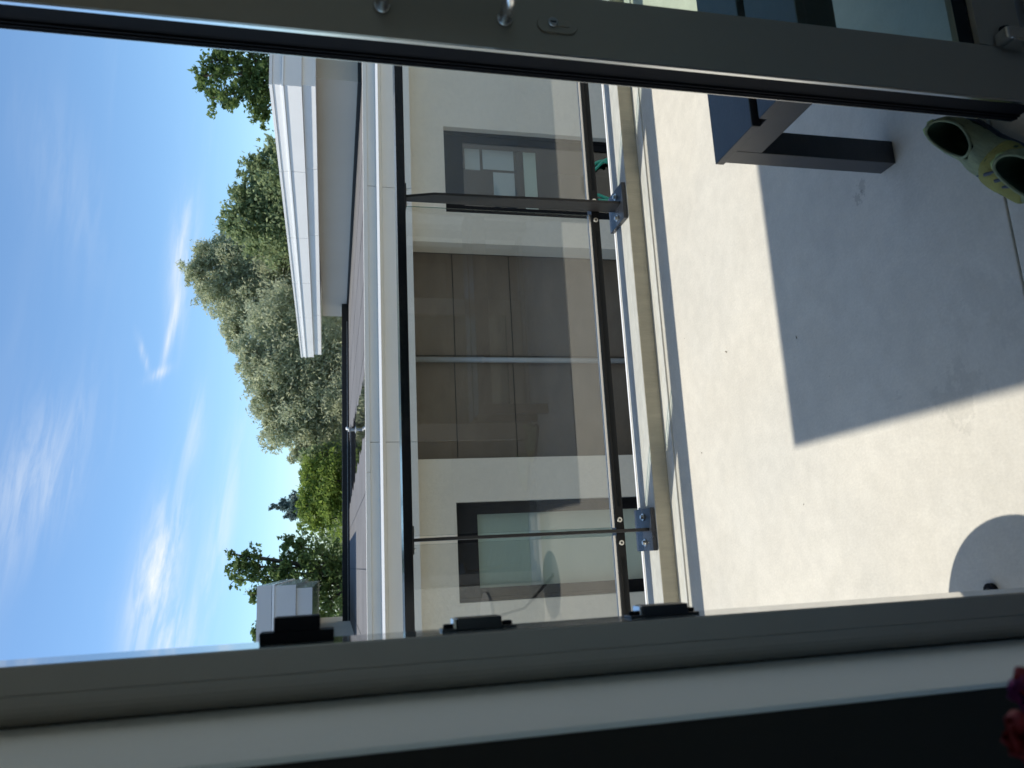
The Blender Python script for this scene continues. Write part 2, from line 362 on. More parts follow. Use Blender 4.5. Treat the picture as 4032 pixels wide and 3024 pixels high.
B('reveal', 'plaster', iw, (-0.1628, -0.157, 0.751, 1.060, -0.004, 2.38), 0.0015)
B('reveal', 'plaster', iw, (2.344, 2.3498, 0.751, 0.9925, -0.004, 2.38))
B('reveal', 'plaster', iw, (-0.157, 2.344, 0.7637, 0.9925, 2.38, 2.386))

# ------------------------------------------------------------------ door frame
df = thing('door_frame', 'grey aluminium door frame on the left of the opening with lock keepers', 'door frame', (-0.1, 1.04, 0))
prof = [(-.0885, 1.088), (-.0885, .997), (-.0900, .995), (-.1180, .995), (-.1185, .9962), (-.1195, .9962), (-.1200, .995)]
prof += [(-.126-.0305*math.sin(a), .995+.046*(1-math.cos(a))) for a in (0, .2, .4, .6, .8, 1.0, 1.2, 1.4, 1.57)] + [(-.1565, 1.088)]
MB().prism(prof, 'z', 0.0, 2.38).build('jamb', 'frame_paint', df, 0, False)
B('jamb_lining', 'jamb_gloss', df, (-0.0883, -0.088, 0.9975, 1.0860, 0.0, 2.38))
B('jamb', 'frame_paint', df, (2.31, 2.36, 0.995, 1.135, 0.0, 2.38), 0.002)
B('head', 'frame_paint', df, (-0.0875, 2.3095, 0.995, 1.135, 2.345, 2.415), 0.002)
B('threshold', 'frame_paint', df, (-0.0875, 2.3095, 0.986, 1.0835, -0.09, 0.022), 0.002)
B('track', 'satin_metal', df, (-0.0875, 2.3095, 1.05, 1.056, 0.0222, 0.030))
def keeper(z0, z1, e0, e1):
    k = B('lock_keeper', 'plate', df, (-0.0879, -0.0726, 1.034, 1.066, z0, z1), 0.0012)
    k['label'] = 'dark metal lock keeper'
    B('keeper_plate', 'plate', k, (-0.0879, -0.0850, 1.036, 1.064, e0, e1), 0.0008)
    B('roller_end', 'aluminium', k, (-0.0860, -0.0732, 1.037, 1.063, z1+.0003, z1+.0045), 0.0008)
    for zc in ((e0+z0)/2, (e1+z1)/2): disc('screw', 'rubber', k, (-0.0852, 1.05, zc), (1, 0, 0), 0.0068, 0.0055, 14, 0.0015)
keeper(1.135, 1.194, 1.115, 1.2135); keeper(0.871, 0.937, 0.854, 0.955)
sb = B('stop_buffer', 'rubber', df, (-0.0740, -0.0570, 1.034, 1.066, 1.366, 1.421), 0.001); sb['label'] = 'black stepped stop buffer'
B('buffer_base', 'rubber', sb, (-0.0879, -0.0742, 1.034, 1.066, 1.349, 1.438), 0.001)

# ------------------------------------------------------------------ sliding door leaf
LX0, LX1, LY0, LY1 = 0.7955, 1.80, 1.06, 1.118
dr = thing('sliding_door', 'grey framed sliding glass door leaf pushed open on the right', 'sliding door', (1.3, 1.09, 0.045))
B('stile', 'leaf_paint', dr, (LX0, LX0+.114, LY0, LY1, 0.045, 2.34), 0.0015)
B('stile', 'leaf_paint', dr, (LX1-.114, LX1, LY0, LY1, 0.045, 2.34), 0.0015)
br = B('bottom_rail', 'leaf_paint', dr, (LX0+.1143, LX1-.1143, LY0, LY1, 0.045, 0.15), 0.0015)
B('bead', 'leaf_paint', br, (LX0+.1143, LX1-.1143, LY0-.0015, LY0+.010, 0.128, 0.1505), 0.0008)
B('top_rail', 'leaf_paint', dr, (LX0+.1143, LX1-.1143, LY0, LY1, 2.23, 2.34), 0.0015)
B('glass_pane', 'door_glass', dr, (LX0+.110, LX1-.110, 1.100, 1.106, 0.146, 2.234))
B('glazing_gasket', 'rubber', dr, (LX0+.1145, LX1-.1145, 1.071, 1.0995, 0.1502, 0.1535))
B('edge_trim', 'aluminium', dr, (LX0-.0042, LX0+.0002, LY0-.0008, LY0+.0058, 0.045, 2.34), 0.0006)
B('edge_seal', 'rubber', dr, (LX0-.0040, LX0-.0001, LY0+.0062, LY1-.0005, 0.045, 2.34))
for i, (ya, yb, pr) in enumerate(((1.0985, 1.1015, .0075), (1.1050, 1.1080, .0085), (1.1115, 1.1140, .0075))):
    B('seal_lip', 'rubber', dr, (LX0-pr, LX0-.0041, ya, yb, 0.045, 2.34), 0.0007)
B('seal_trim', 'satin_metal', dr, (LX0-.0062, LX0-.0003, LY1-.0003, LY1+.0010, 0.045, 2.34))
h = MB().tube([(0.848, 1.0595, 1.276), (0.848, 1.012, 1.276), (0.850, 1.000, 1.272), (0.8545, .990, 1.262), (0.858, .987, 1.250), (0.858, .987, 1.106),
               (0.8545, .990, 1.094), (0.850, 1.000, 1.085), (0.848, 1.012, 1.081), (0.848, 1.0595, 1.081)], 0.0108, 18).build('pull_handle', 'satin_metal', dr, 0, True)
for z in (1.276, 1.081): disc('handle_foot', 'satin_metal', h, (0.848, 1.0597, z), (0, -1, 0), 0.0135, 0.006, 24, 0.002, False)
def oval(w, hh, n=12):
    r = w/2; pts = []
    for k in range(n+1): a = math.pi*k/n; pts.append((r*math.cos(a), hh/2-r+r*math.sin(a)))
    for k in range(n+1): a = math.pi+math.pi*k/n; pts.append((r*math.cos(a), -(hh/2-r)+r*math.sin(a)))
    return pts
lp = MB().prism([(0.8475+u, .992+v) for u, v in oval(.031, .068)], 'y', 1.0597, 1.0545).build('lock_plate', 'leaf_paint', dr, 0.001)
disc('key_cylinder', 'satin_metal', lp, (0.8475, 1.0546, 1.001), (0, -1, 0), 0.0085, 0.006, 20, 0.0008)
B('cylinder_body', 'leaf_paint', lp, (0.8425, 0.8525, 1.0515, 1.0544, 0.972, 0.993), 0.001)
B('key_slot', 'dark', lp, (0.8465, 0.8485, 1.0478, 1.0485, 0.996, 1.006))
fb = MB().box(0.905, 0.930, 1.026, 1.0583, 0.066, 0.118).build('foot_bolt', 'satin_metal', dr, 0.004)
disc('bolt_plunger', 'rubber', fb, (0.9365, 1.043, 0.104), (-1, 0, .2), 0.0095, 0.012, 18, 0.001)
disc('screw', 'steel', fb, (0.921, 1.0262, 0.074), (0, -1, 0), 0.0035, 0.0012, 12)
B('bolt_cover', 'aluminium', fb, (0.8995, 0.9045, 1.026, 1.0583, 0.060, 0.104), 0.001)

# ------------------------------------------------------------------ balustrade
bl = thing('glass_balustrade', 'black steel balustrade with clear glass panels along the balcony edge', 'balustrade', (0.8, 3.08, 0.073))
HR0, HR1 = 3.035, 3.128
B('handrail', 'handrail', bl, (-4.3, 2.14, HR0, HR1, 1.052, 1.088), 0.0015)
B('handrail', 'handrail', bl, (2.1415, 5.8, HR0, HR1, 1.052, 1.088), 0.0015)
POSTS = [-2.803, -1.358, 0.087, 1.532, 2.977, 4.422]
for i, x in enumerate(POSTS):
    poly = [(3.012, .0935), (3.104, .0935), (3.104, 1.0458), (3.062, 1.0458), (3.026, .93), (3.014, 0.36)]
    po = MB().prism(poly, 'x', x-.006, x+.006).build('post', 'post', bl, 0.001)
    B('base_plate', 'plate', po, (x-.086, x+.086, 2.985, 3.161, 0.0755, 0.0935), 0.0012)
    B('handrail_bracket', 'rail', po, (x-.054, x+.054, 3.050, 3.104, 1.046, 1.0517), 0.0006)
    for sx in (-.052, .052):
        disc('washer', 'steel', po, (x+sx, 3.066, .0937), (0, 0, 1), .0155, .003, 20, 0.0006)
        disc('bolt', 'steel', po, (x+sx, 3.066, .0968), (0, 0, 1), .0095, .009, 6, 0.0008)
    for sx in (-.036, .036):
        disc('bracket_screw', 'steel', po, (x+sx, 3.068, 1.0458), (0, 0, -1), .0065, .006, 12, 0.0006)
for i in range(len(POSTS)-1):
    a, b = POSTS[i]+.012, POSTS[i+1]-.012
    lr = B('lower_rail', 'rail', bl, (a-.0115, b+.0115, 3.1065, 3.160, 0.164, 0.200), 0.001)
    B('rail_channel', 'dark', lr, (a+.09, b-.09, 3.1048, 3.1064, 0.172, 0.186))
    B('glazing_bead', 'satin_metal', lr, (a+.004, b-.004, 3.116, 3.1195, 0.2002, 0.213))
    B('glazing_bead', 'satin_metal', lr, (a+.004, b-.004, 3.1285, 3.132, 0.2002, 0.213))
    for xs in (a+.035, b-.035):
        disc('rail_screw', 'steel', lr, (xs, 3.1063, .182), (0, -1, 0), .0115, .004, 20, 0.0015)
        disc('screw_socket', 'plate', lr, (xs, 3.1022, .182), (0, -1, 0), .0052, .0003, 6)
    g = B('glass_panel', 'rail_glass', bl, (a+.006, b-.006, 3.120, 3.128, 0.2015, 1.0505))
    for xe in (a+.0052, b-.0058): B('glass_edge', 'glass_edge', g, (xe, xe+.0006, 3.1202, 3.1278, 0.2017, 1.0503))

# ------------------------------------------------------------------ bench
be = thing('bench', 'dark blue-grey slatted garden bench by the door leaf', 'bench', (1.5, 1.36, 0))
BX0, BX1, BY0, BY1 = 0.896, 2.35, 1.165, 1.540
y = BY1
for wdt in (.172, .172):
    B('slat', 'bench_paint', be, (BX0, BX1, y-wdt, y, 0.434, 0.456), 0.002); y -= wdt+.028
B('end_rail', 'bench_paint', be, (BX0+.004, BX0+.030, BY0+.004, BY1-.059, 0.366, 0.4335), 0.0015)
B('end_rail', 'bench_paint', be, (BX1-.030, BX1-.004, BY0+.004, BY1-.059, 0.366, 0.4335), 0.0015)
B('side_rail', 'bench_paint', be, (BX0+.066, BX1-.066, BY1-.030, BY1-.006, 0.366, 0.4335), 0.0015)
B('side_rail', 'bench_paint', be, (BX0+.066, BX1-.066, BY0+.006, BY0+.030, 0.366, 0.4335), 0.0015)
for lx in (BX0+.004, BX1-.064):
    for ly in (BY1-.0585, BY0+.0345):
        B('leg', 'bench_paint', be, (lx, lx+.060, ly, ly+.0545, 0.0, 0.4335), 0.0015)

# ------------------------------------------------------------------ shoes
def shoe(name, label, loc, heading, roll=0.0, length=0.285):
    t = thing(name, label, 'shoe', loc, 'pair of green slip-on shoes')
    L = length
    # stations along the foot: s, half width, sole height, top height, openness
    st = [(0.00, .024, .012, .100), (.04, .033, .008, .106), (.12, .038, .006, .098), (.24, .038, .006, .086), (.36, .038, .006, .082), (.46, .041, .006, .084),
          (.58, .046, .006, .076), (.70, .049, .006, .062), (.82, .047, .007, .050), (.92, .038, .009, .042), (.98, .022, .012, .034), (1.0, .008, .016, .026)]
    N = 24; OPEN = {1: .70, 2: .60, 3: .62, 4: .80}
    rings = []
    for s, w, zb, zt in st:
        ring = []
        for j in range(N):
            a = 2*math.pi*j/N
            cx, sz = math.sin(a), math.cos(a)
            zz = zb+(zt-zb)*(.5+.5*sz); k = 1.0-.25*max(0, sz)**2*(1 if s > .45 else .5)
            ring.append((L*(s-.5), w*cx*k*(1.0 if abs(cx) < .99 else 1), zz))
        rings.append(ring)
    mb = MB(); k = N
    vs = [p for r in rings for p in r]; fs = []; yl = []; ln = []
    for i in range(len(rings)-1):
        for j in range(N):
            a, b = i*N+j, i*N+(j+1) % N
            up = math.cos(2*math.pi*(j+.5)/N)
            if 1 <= i <= 4 and up > OPEN[i]: continue                 # the foot opening
            fs.append((a, b, b+k, a+k))
            if i in (6, 7, 8) and up > -.8: yl.append((a, b, b+k, a+k))
    caps = [tuple(range(N))[::-1], tuple(range((len(rings)-1)*N, len(rings)*N))]
    def part(nm, faces, m, thick, par, off=-1, grow=1.0):
        used = sorted({i for f in faces for i in f}); mpx = {o: n_ for n_, o in enumerate(used)}
        q = MB(); q.v = [(vs[i][0], vs[i][1]*grow, .006+(vs[i][2]-.006)*grow) for i in used]; q.f = [tuple(mpx[i] for i in f) for f in faces]
        o = q.build(nm, m, None, 0, True)
        so = o.modifiers.new('thick', 'SOLIDIFY'); so.thickness = thick; so.offset = off; o.data.materials.append(MATS['shoe_lining']); so.material_offset = 1; so.material_offset_rim = 0
        sm = o.modifiers.new('sub', 'SUBSURF'); sm.levels = 2; sm.render_levels = 2
        dm = o.modifiers.new('lumps', 'DISPLACE'); dm.texture = CL; dm.strength = .008; dm.mid_level = .5; dm.texture_coords = 'GLOBAL'
        o.parent = par; return o
    up_ = part('upper', fs+caps, 'shoe_fabric', .0045, t)
    tp = part('toe_panel', yl, 'shoe_yellow', .0035, t, -1, 1.045)
    ins = [[(L*(a_[0]-.5), -a_[1]*.8, .010), (L*(a_[0]-.5), a_[1]*.8, .010), (L*(a_[0]-.5), a_[1]*.8, .0155), (L*(a_[0]-.5), -a_[1]*.8, .0155)] for a_ in st[1:10]]
    o = MB().loft(ins).build('insole', 'shoe_lining', None, 0, True); o.parent = t
    # sole
    sol = []
    for s, w, zb, zt in st:
        sol.append([(L*(s-.5), -w*.92, 0.0), (L*(s-.5), w*.92, 0.0), (L*(s-.5), w*1.0, .014), (L*(s-.5), -w*1.0, .014)])
    o = MB().loft(sol).build('sole', 'shoe_sole', None, .002, True); o.parent = t
    # rim piping round the opening
    rim = []
    def jj(i): return [j for j in range(-N//2, N//2) if math.cos(2*math.pi*(j+.5)/N) > OPEN[i]]
    left, right = [], []
    for i in range(1, 5):
        a = jj(i)
        left += [vs[i*N+min(a) % N], vs[(i+1)*N+min(a) % N]]; right += [vs[i*N+(max(a)+1) % N], vs[(i+1)*N+(max(a)+1) % N]]
    mid0 = [vs[1*N+j % N] for j in range(min(jj(1)), max(jj(1))+2)]; mid1 = [vs[5*N+j % N] for j in range(min(jj(4)), max(jj(4))+2)]
    loop = left+mid1[1:-1]+right[::-1]+mid0[::-1][1:-1]
    loop = [p for k_, p in enumerate(loop) if k_ == 0 or (Vector(p)-Vector(loop[k_-1])).length > .002]
    for _ in range(3):
        loop = [tuple((Vector(loop[k_-1])+2*Vector(loop[k_])+Vector(loop[(k_+1) % len(loop)]))/4) for k_ in range(len(loop))]
    loop = loop+[loop[0]]
    o = MB().tube(loop, .0030, 8, False).build('rim_piping', 'shoe_fabric', None, 0, True); o.parent = t
    # dark stripes over the toe panel
    for kx in range(3):
        s0 = .62+.085*kx; i0 = max(i for i in range(len(st)-1) if st[i][0] <= s0); f_ = (s0-st[i0][0])/(st[i0+1][0]-st[i0][0])
        w = st[i0][1]*(1-f_)+st[i0+1][1]*f_; zt = st[i0][3]*(1-f_)+st[i0+1][3]*f_
        mb = MB()
        arc = []
        for q_ in range(6):
            a = R(-54+ (54*q_/5)); cx, sz = math.sin(a), math.cos(a)
            zz = .006+(zt-.006)*(.5+.5*sz); kk = 1-.25*max(0, sz)**2
            arc.append((w*cx*kk*1.03, zz+.0012))
        vs2 = [(L*(s0-.5)+.010*q_-.02, yy, z_) for q_, (yy, z_) in enumerate(arc)]+[(L*(s0-.5)+.010*q_-.02+.013*(1-abs(q_-2.5)/3.2), yy, z_-.001) for q_, (yy, z_) in enumerate(arc)]
        mb.add(vs2, [(q_, q_+1, q_+7, q_+6) for q_ in range(5)])
        o = mb.build('stripe', 'shoe_sole', None, 0, True); o.parent = t
        so = o.modifiers.new('thick', 'SOLIDIFY'); so.thickness = .0015; so.offset = 1
    o = MB().tube([(-L*.472, .016, .094), (-L*.488, .008, .099), (-L*.490, 0, .096), (-L*.488, -.008, .100), (-L*.470, -.016, .094)], .0034, 6).build('heel_trim', 'shoe_trim', None, 0, True); o.parent = t
    t.rotation_euler = (roll, 0, heading)
    return t
shoe('slip_on_shoe', 'grey-green slip-on shoe lying farther from the camera beside the door leaf', (0.750, 1.185, 0.003), math.atan2(-.58, -.81))
shoe('slip_on_shoe', 'grey-green slip-on shoe cut off at the picture edge, nearer of the pair', (0.572, 1.030, 0.026), math.atan2(-.50, -.86))

# ------------------------------------------------------------------ side table just outside the frame (its shadow falls in view)
tb = thing('side_table', 'small round three-legged side table behind the door jamb', 'table', (-0.40, 1.449, 0))
disc('tabletop', 'tabletop', tb, (-0.40, 1.449, 0.43), (0, 0, 1), .2065, .02, 64, .002)
for k in range(3):
    a = math.atan2(-.029, .28)+2*math.pi*k/3
    lg = MB().tube([(-0.40+.285*math.cos(a), 1.449+.285*math.sin(a), .006), (-0.40+.10*math.cos(a), 1.449+.10*math.sin(a), .2), (-0.40+.05*math.cos(a), 1.449+.05*math.sin(a), .4295)], .009, 10).build('leg', 'table_metal', tb, 0, True)
    disc('foot', 'rubber', lg, (-0.40+.285*math.cos(a), 1.449+.285*math.sin(a), 0.0), (0, 0, 1), .015, .012, 14, .002)

# ------------------------------------------------------------------ flowers inside, at the corner of the frame
fw = thing('flower_bouquet', 'red and magenta flowers in a vase inside the door', 'flowers', (-0.16, 0.40, 0.42))
vz = [(.030, .42), (.045, .46), (.050, .52), (.042, .60), (.030, .66), (.034, .69)]
MB().loft([[(-.16+r*math.cos(2*math.pi*j/24), .40+r*math.sin(2*math.pi*j/24), z) for j in range(24)] for r, z in vz]).build('vase', 'vase', fw, 0, True)
def petal(c, d, up_, L, Wd, m, par):
    c, d, up_ = Vector(c), Vector(d).normalized(), Vector(up_).normalized(); s = d.cross(up_).normalized(); rows = []
    mb = MB(); vs = []
    for i in range(6):
        f_ = i/5; w = Wd*math.sin(math.pi*(.12+.80*f_))**.8*(1 if f_ < .99 else .5)
        for j in range(5):
            g_ = (j-2)/2
            vs.append(c+d*(L*f_)+s*(w*g_*.5)+up_*(.10*L*math.sin(2.5*f_)+.22*w*g_*g_+.006*math.sin(7*f_+5*g_)))
    mb.add(vs, [(i*5+j, i*5+j+1, (i+1)*5+j+1, (i+1)*5+j) for i in range(5) for j in range(4)])
    o = mb.build('petal', m, par, 0, True); so = o.modifiers.new('t', 'SOLIDIFY'); so.thickness = .0012
    return o
def blossom(c, m, r, n, nm, open_=0.6, seed=1):
    rg = random.Random(seed); c = Vector(c)
    st = MB().tube([(-.16, .40, .55), ((c.x-.16)/2, (c.y+.40)/2, (c.z+.55)/2), tuple(c)], .0025, 8).build('stem', 'stem', fw, 0, True)
    hd = MB().tube([c-Vector((0, 0, .010)), c+Vector((0, 0, .004))], [.006, .010], 12).build(nm, m, fw, 0, True)
    for k in range(n):
        a = 2*math.pi*k/n+rg.uniform(-.2, .2); e = rg.uniform(.2, .9)*open_
        d = Vector((math.cos(a)*math.cos(e), math.sin(a)*math.cos(e), math.sin(e)))
        petal(c, d, (-math.cos(a)*math.sin(e), -math.sin(a)*math.sin(e), math.cos(e)), r*rg.uniform(.85, 1.1), r*.75, m, hd)
blossom((-0.0965, 0.450, 0.9025), 'petal_red', .012, 7, 'blossom', .9, 2)
blossom((-0.1045, 0.450, 0.9025), 'petal_magenta', .015, 7, 'blossom', .7, 5)
blossom((-0.1290, 0.450, 0.9080), 'petal_red', .021, 8, 'blossom', .8, 8)
ps = thing('plant_stool', 'small wooden stool under the flower vase', 'stool', (-0.16, 0.40, 0))
disc('seat', 'wood', ps, (-0.16, 0.40, 0.395), (0, 0, 1), .15, .025, 32, .003)
for k in range(3):
    a = 2*math.pi*k/3+.5; MB().tube([(-.16+.13*math.cos(a), .40+.13*math.sin(a), 0), (-.16+.09*math.cos(a), .40+.09*math.sin(a), .395)], .012, 10).build('leg', 'wood', ps, 0, True)

# ------------------------------------------------------------------ opposite building
ob = thing('opposite_building', 'pale rendered building across from the balcony with flat roof and white fascias', 'building', (3, 15, -3.2))
YW, YB = 9.30, 9.68
WL, WR = (-0.486, 0.688), (4.46, 5.70)     # two tall windows
WT = -0.09
RX0, RX1 = 1.215, 4.03
def wallbox(x0, x1, z0, z1): B('wall', 'stucco', ob, (x0, x1, YW, YW+.36, z0, z1))
TOPW = 0.42
wallbox(-9, WL[0], -3.2, TOPW); wallbox(WL[0], WL[1], WT, TOPW); wallbox(WL[1], RX0, -3.2, TOPW)
wallbox(RX1, WR[0], -3.2, TOPW); wallbox(WR[0], WR[1], WT, TOPW); wallbox(WR[1], 16, -3.2, TOPW)
B('recess_wall', 'dark', ob, (RX0-.02, RX1+.02, YB+.012, YB+.06, -3.2, TOPW))
xs = [(RX0+.0005, 2.607), (2.619, RX1-.0005)]
for ci, (xa, xb) in enumerate(xs):
    off = (0.0, -0.012)[ci]
    zs = [TOPW, -0.19+off, -0.97+off, -1.77+off, -2.55+off, -3.2]
    for z1, z0 in zip(zs[:-1], zs[1:]): B('cladding_panel', 'cladding', ob, (xa, xb, YB, YB+.011, z0+.006, z1-.006), 0.001)
dp = MB().tube([(2.545, YB-.055, -3.2), (2.545, YB-.055, TOPW)], .034, 18).build('downpipe', 'zinc', ob, 0, True)
for z in (-0.57, -2.3):
    MB().tube([(2.545, YB-.055, z), (2.545, YB-.055, z+.035)], .040, 18).build('pipe_clamp', 'zinc', dp, .002)
    B('clamp_arm', 'zinc', dp, (2.535, 2.555, YB-.012, YB-.0005, z+.005, z+.03))
# fascia and roof edge, in lengths with open joints
cuts = [-8.3, -5.07, -1.84, 1.39, 4.62, 7.85, 11.08, 14.3]
for a, b in zip(cuts[:-1], cuts[1:]):
    B('fascia_panel', 'fascia', ob, (a+.003, b-.003, 9.030, 9.060, 0.385, 0.752), 0.002)
    B('fascia_cove', 'fascia', ob, (a+.003, b-.003, 9.016, 9.060, 0.826, 0.932), 0.002)
    B('roof_edge_cap', 'fascia', ob, (a-.35+.002, b-.35-.002, 8.996, 9.090, 0.9335, 0.985), 0.002)
B('fascia_upper_strip', 'fascia', ob, (cuts[0], cuts[-1], 9.024, 9.060, 0.7535, 0.790))
MB().prism([(9.060, .7915), (8.930, .7915), (8.926, .796), (8.954, .8245), (9.060, .8245)], 'x', cuts[0], cuts[-1]).build('fascia_bright_trim', 'trim_light', ob)
B('fascia_backing', 'render_grey', ob, (cuts[0], cuts[-1], 9.0605, 9.090, 0.385, 0.932))
B('soffit', 'fascia', ob, (cuts[0], cuts[-1], 9.0905, 9.70, 0.392, 0.42))
rf = B('roof', 'bitumen', ob, (-9, 16, 9.0905, 20.3, 0.70, 0.945))
B('roof_upstand', 'black_edge', ob, (-9, 9, 20.3005, 20.55, 0.5, 1.125), 0.01)
B('upstand_flashing', 'zinc', ob, (-1.3, 6.4, 20.285, 20.3000, 0.985, 0.998))
for k in range(14):   # overlap seams of the roofing felt
    x = -1.0+k*0.95
    B('roof_seam', 'black_edge', rf, (x, x+.012, 9.10, 20.29, 0.9452, 0.9475))
# windows
def window(x0, x1, kind):
    w = B('window', 'window_frame', ob, (x0+.001, x0+.05, YW+.10, YW+.17, -3.2, WT-.001)); w['label'] = kind
    B('frame', 'window_frame', w, (x1-.05, x1-.001, YW+.10, YW+.17, -3.2, WT-.001))
    B('frame', 'window_frame', w, (x0+.0505, x1-.0505, YW+.10, YW+.17, WT-.06, WT-.001))
    xl, xr, zt = x0+.155, x1-.145, WT-.27
    B('sash', 'window_frame', w, (x0+.051, xl, YW+.115, YW+.16, -3.15, WT-.0605)); B('sash', 'window_frame', w, (xr, x1-.051, YW+.115, YW+.16, -3.15, WT-.0605))
    B('sash', 'window_frame', w, (xl+.0003, xr-.0003, YW+.115, YW+.16, zt, WT-.0605)); B('sash', 'window_frame', w, (xl+.0003, xr-.0003, YW+.115, YW+.16, -3.15, -2.95))
    B('pane', 'window_glass', w, (xl, xr, YW+.132, YW+.138, -2.95, zt))
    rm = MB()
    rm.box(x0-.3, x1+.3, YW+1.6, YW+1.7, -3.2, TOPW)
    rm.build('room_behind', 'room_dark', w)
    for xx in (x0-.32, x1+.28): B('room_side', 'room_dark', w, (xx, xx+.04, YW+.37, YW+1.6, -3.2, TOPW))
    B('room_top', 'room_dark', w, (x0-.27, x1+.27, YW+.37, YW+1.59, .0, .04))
    return w, xl, xr, zt
w1, xl, xr, zt = window(*WL, 'tall dark framed window with a pale green blind')
nrib = 44; mb = MB(); z = -1.02
rib = []
for i in range(2*nrib+1):
    rib.append((YW+.20+(.006 if i % 2 else 0), zt+.03-(zt+.03-z)*i/(2*nrib)))
vsr = [(xx, yy, zz) for xx in (xl-.02, xr+.02) for yy, zz in rib]
k = len(rib); mb.add(vsr, [(i, i+1, k+i+1, k+i) for i in range(k-1)])
bn = mb.build('pleated_blind', 'blind', w1); sdm = bn.modifiers.new('t', 'SOLIDIFY'); sdm.thickness = .002
B('blind_hem', 'white_paint', w1, (xl-.02, xr+.02, YW+.195, YW+.215, -1.17, -1.021), .003)
B('lower_screen', 'blind', w1, (xl-.02, xr+.02, YW+.24, YW+.25, -2.94, -1.171))
w2, xl, xr, zt = window(*WR, 'tall dark framed window with a reflection of the own house built as pale panels behind the glass')
B('reflection_panel', 'grey_white', w2, (xr-.33, xr-.015, YW+.25, YW+.26, -.62, -.41), .002)  # the own house mirrored in the pane, built as pale boards and a bar
B('reflection_panel', 'grey_white', w2, (xr-.31, xr-.015, YW+.25, YW+.26, -1.10, -.66), .002)
B('reflection_panel', 'grey_white', w2, (xl+.10, xr-.35, YW+.25, YW+.26, -1.10, -.80), .002)
B('reflection_panel', 'blind', w2, (xl+.02, xr-.015, YW+.25, YW+.26, -1.42, -1.24), .002)
B('reflection_bar', 'window_frame', w2, (xl+.02, xr-.015, YW+.245, YW+.255, -1.22, -1.14), .002)

# storeys on the roof: right-hand one, its long side runs away from the balcony
def fascia_run(par, side, X, y0, y1, zn, zf, m, front_x):
    """side=-1: the visible long face looks to the left, +1 to the right; zn/zf: list of heights at the near / far end"""
    outs = [0.0, .016, -.012, .014, .080]       # how far each tier is set back from the foremost line
    mm = [m, m, 'trim_light', m, m]; nms = ['fascia_cap', 'fascia_tier', 'fascia_bright_trim', 'fascia_tier', 'fascia_tier']
    for t in range(5):
        a = X-side*outs[t]; b = front_x; g = .0015
        ends = [y0+outs[t]] + [y0+(y1-y0)*f_ for f_ in (.17, .36, .54, .72, .88)] + [y1-outs[t]]
        if t == 2: ends = [ends[0], ends[-1]]
        for ya, yb in zip(ends[:-1], ends[1:]):
            yb -= .012 if yb != ends[-1] else 0
            def zz(lst, yy): f_ = (yy-y0)/(y1-y0); return lst[t][0]*(1-f_)+lst[t][1]*f_
            # heights interpolate between the near and the far end
            def hz(idx, yy): f_ = (yy-y0)/(y1-y0); return zn[idx]*(1-f_)+zf[idx]*f_
            lo, hi = t+1, t
            vs = [(a, ya, hz(lo, ya)+g), (b, ya, hz(lo, ya)+g), (b, yb, hz(lo, yb)+g), (a, yb, hz(lo, yb)+g),
                  (a, ya, hz(hi, ya)-g), (b, ya, hz(hi, ya)-g), (b, yb, hz(hi, yb)-g), (a, yb, hz(hi, yb)-g)]
            MB().add(vs, [(0, 1, 2, 3), (7, 6, 5, 4), (0, 4, 5, 1), (1, 5, 6, 2), (2, 6, 7, 3), (3, 7, 4, 0)]).build(nms[t], mm[t], par, .002)
us = MB().box(6.90, 15.5, 10.25, 21.4, 0.985, 1.64).build('upper_storey', 'render_grey', ob)
us['label'] = 'upper storey with stepped white fascia, right'
B('storey_base', 'black_edge', us, (6.872, 15.5, 10.22, 21.43, 0.9455, 1.0), .003)
fascia_run(us, -1, 6.35, 9.66, 23.9, [2.190, 2.146, 2.030, 2.000, 1.765, 1.582], [2.315, 2.275, 2.185, 2.155, 1.93, 1.705], 'fascia_white', 15.5)
ul = MB().box(-8.0, -1.30, 15.7, 22.3, 0.946, 1.72).build('upper_storey', 'render_grey', ob); ul['label'] = 'upper storey with stepped fascia, left'
fascia_run(ul, 1, -0.255, 15.0, 22.8, [2.68, 2.425, 2.420, 2.375, 2.005, 1.72], [2.68, 2.425, 2.420, 2.375, 2.005, 1.72], 'fascia_gloss', -8.0)

# puddle and roof vent
out = [(2.51, 9.7), (2.46, 10.69), (2.62, 13.02), (2.83, 15.71), (2.93, 17.01), (3.3, 18.9), (3.1, 20.27), (1.5, 20.27), (1.5, 18.9), (1.60, 17.0), (1.6, 16.2), (1.64, 13.84), (1.68, 12.18), (1.72, 10.87), (1.66, 9.82)]
rgp = random.Random(3); pts = []
for k, (xa, ya) in enumerate(out):
    xb, yb = out[(k+1) % len(out)]; nseg = max(1, int(abs(yb-ya)/.16)) if ya < 20.2 or yb < 20.2 else 1
    for q in range(nseg):
        f_ = q/nseg; w_ = .05*math.sin(5.3*(ya+(yb-ya)*f_))+rgp.uniform(-.05, .05) if nseg > 1 else 0
        pts.append((xa+(xb-xa)*f_+w_, ya+(yb-ya)*f_))
pd = MB().prism(pts, 'z', 0.9482, 0.9500).build('puddle', 'water', None); struct(pd)
vt = thing('roof_vent', 'small metal vent pipe with bent hood standing in the roof puddle', 'vent pipe', (2.44, 14.3, .95))
MB().tube([(2.44, 14.3, .946), (2.44, 14.3, 1.06)], .026, 16).build('pipe', 'zinc', vt, 0, False)
MB().tube([(2.44, 14.3, 1.0605), (2.442, 14.3, 1.078), (2.452, 14.298, 1.092), (2.470, 14.295, 1.096), (2.490, 14.292, 1.088)], .033, 14).build('hood', 'white_paint', vt, 0, True)
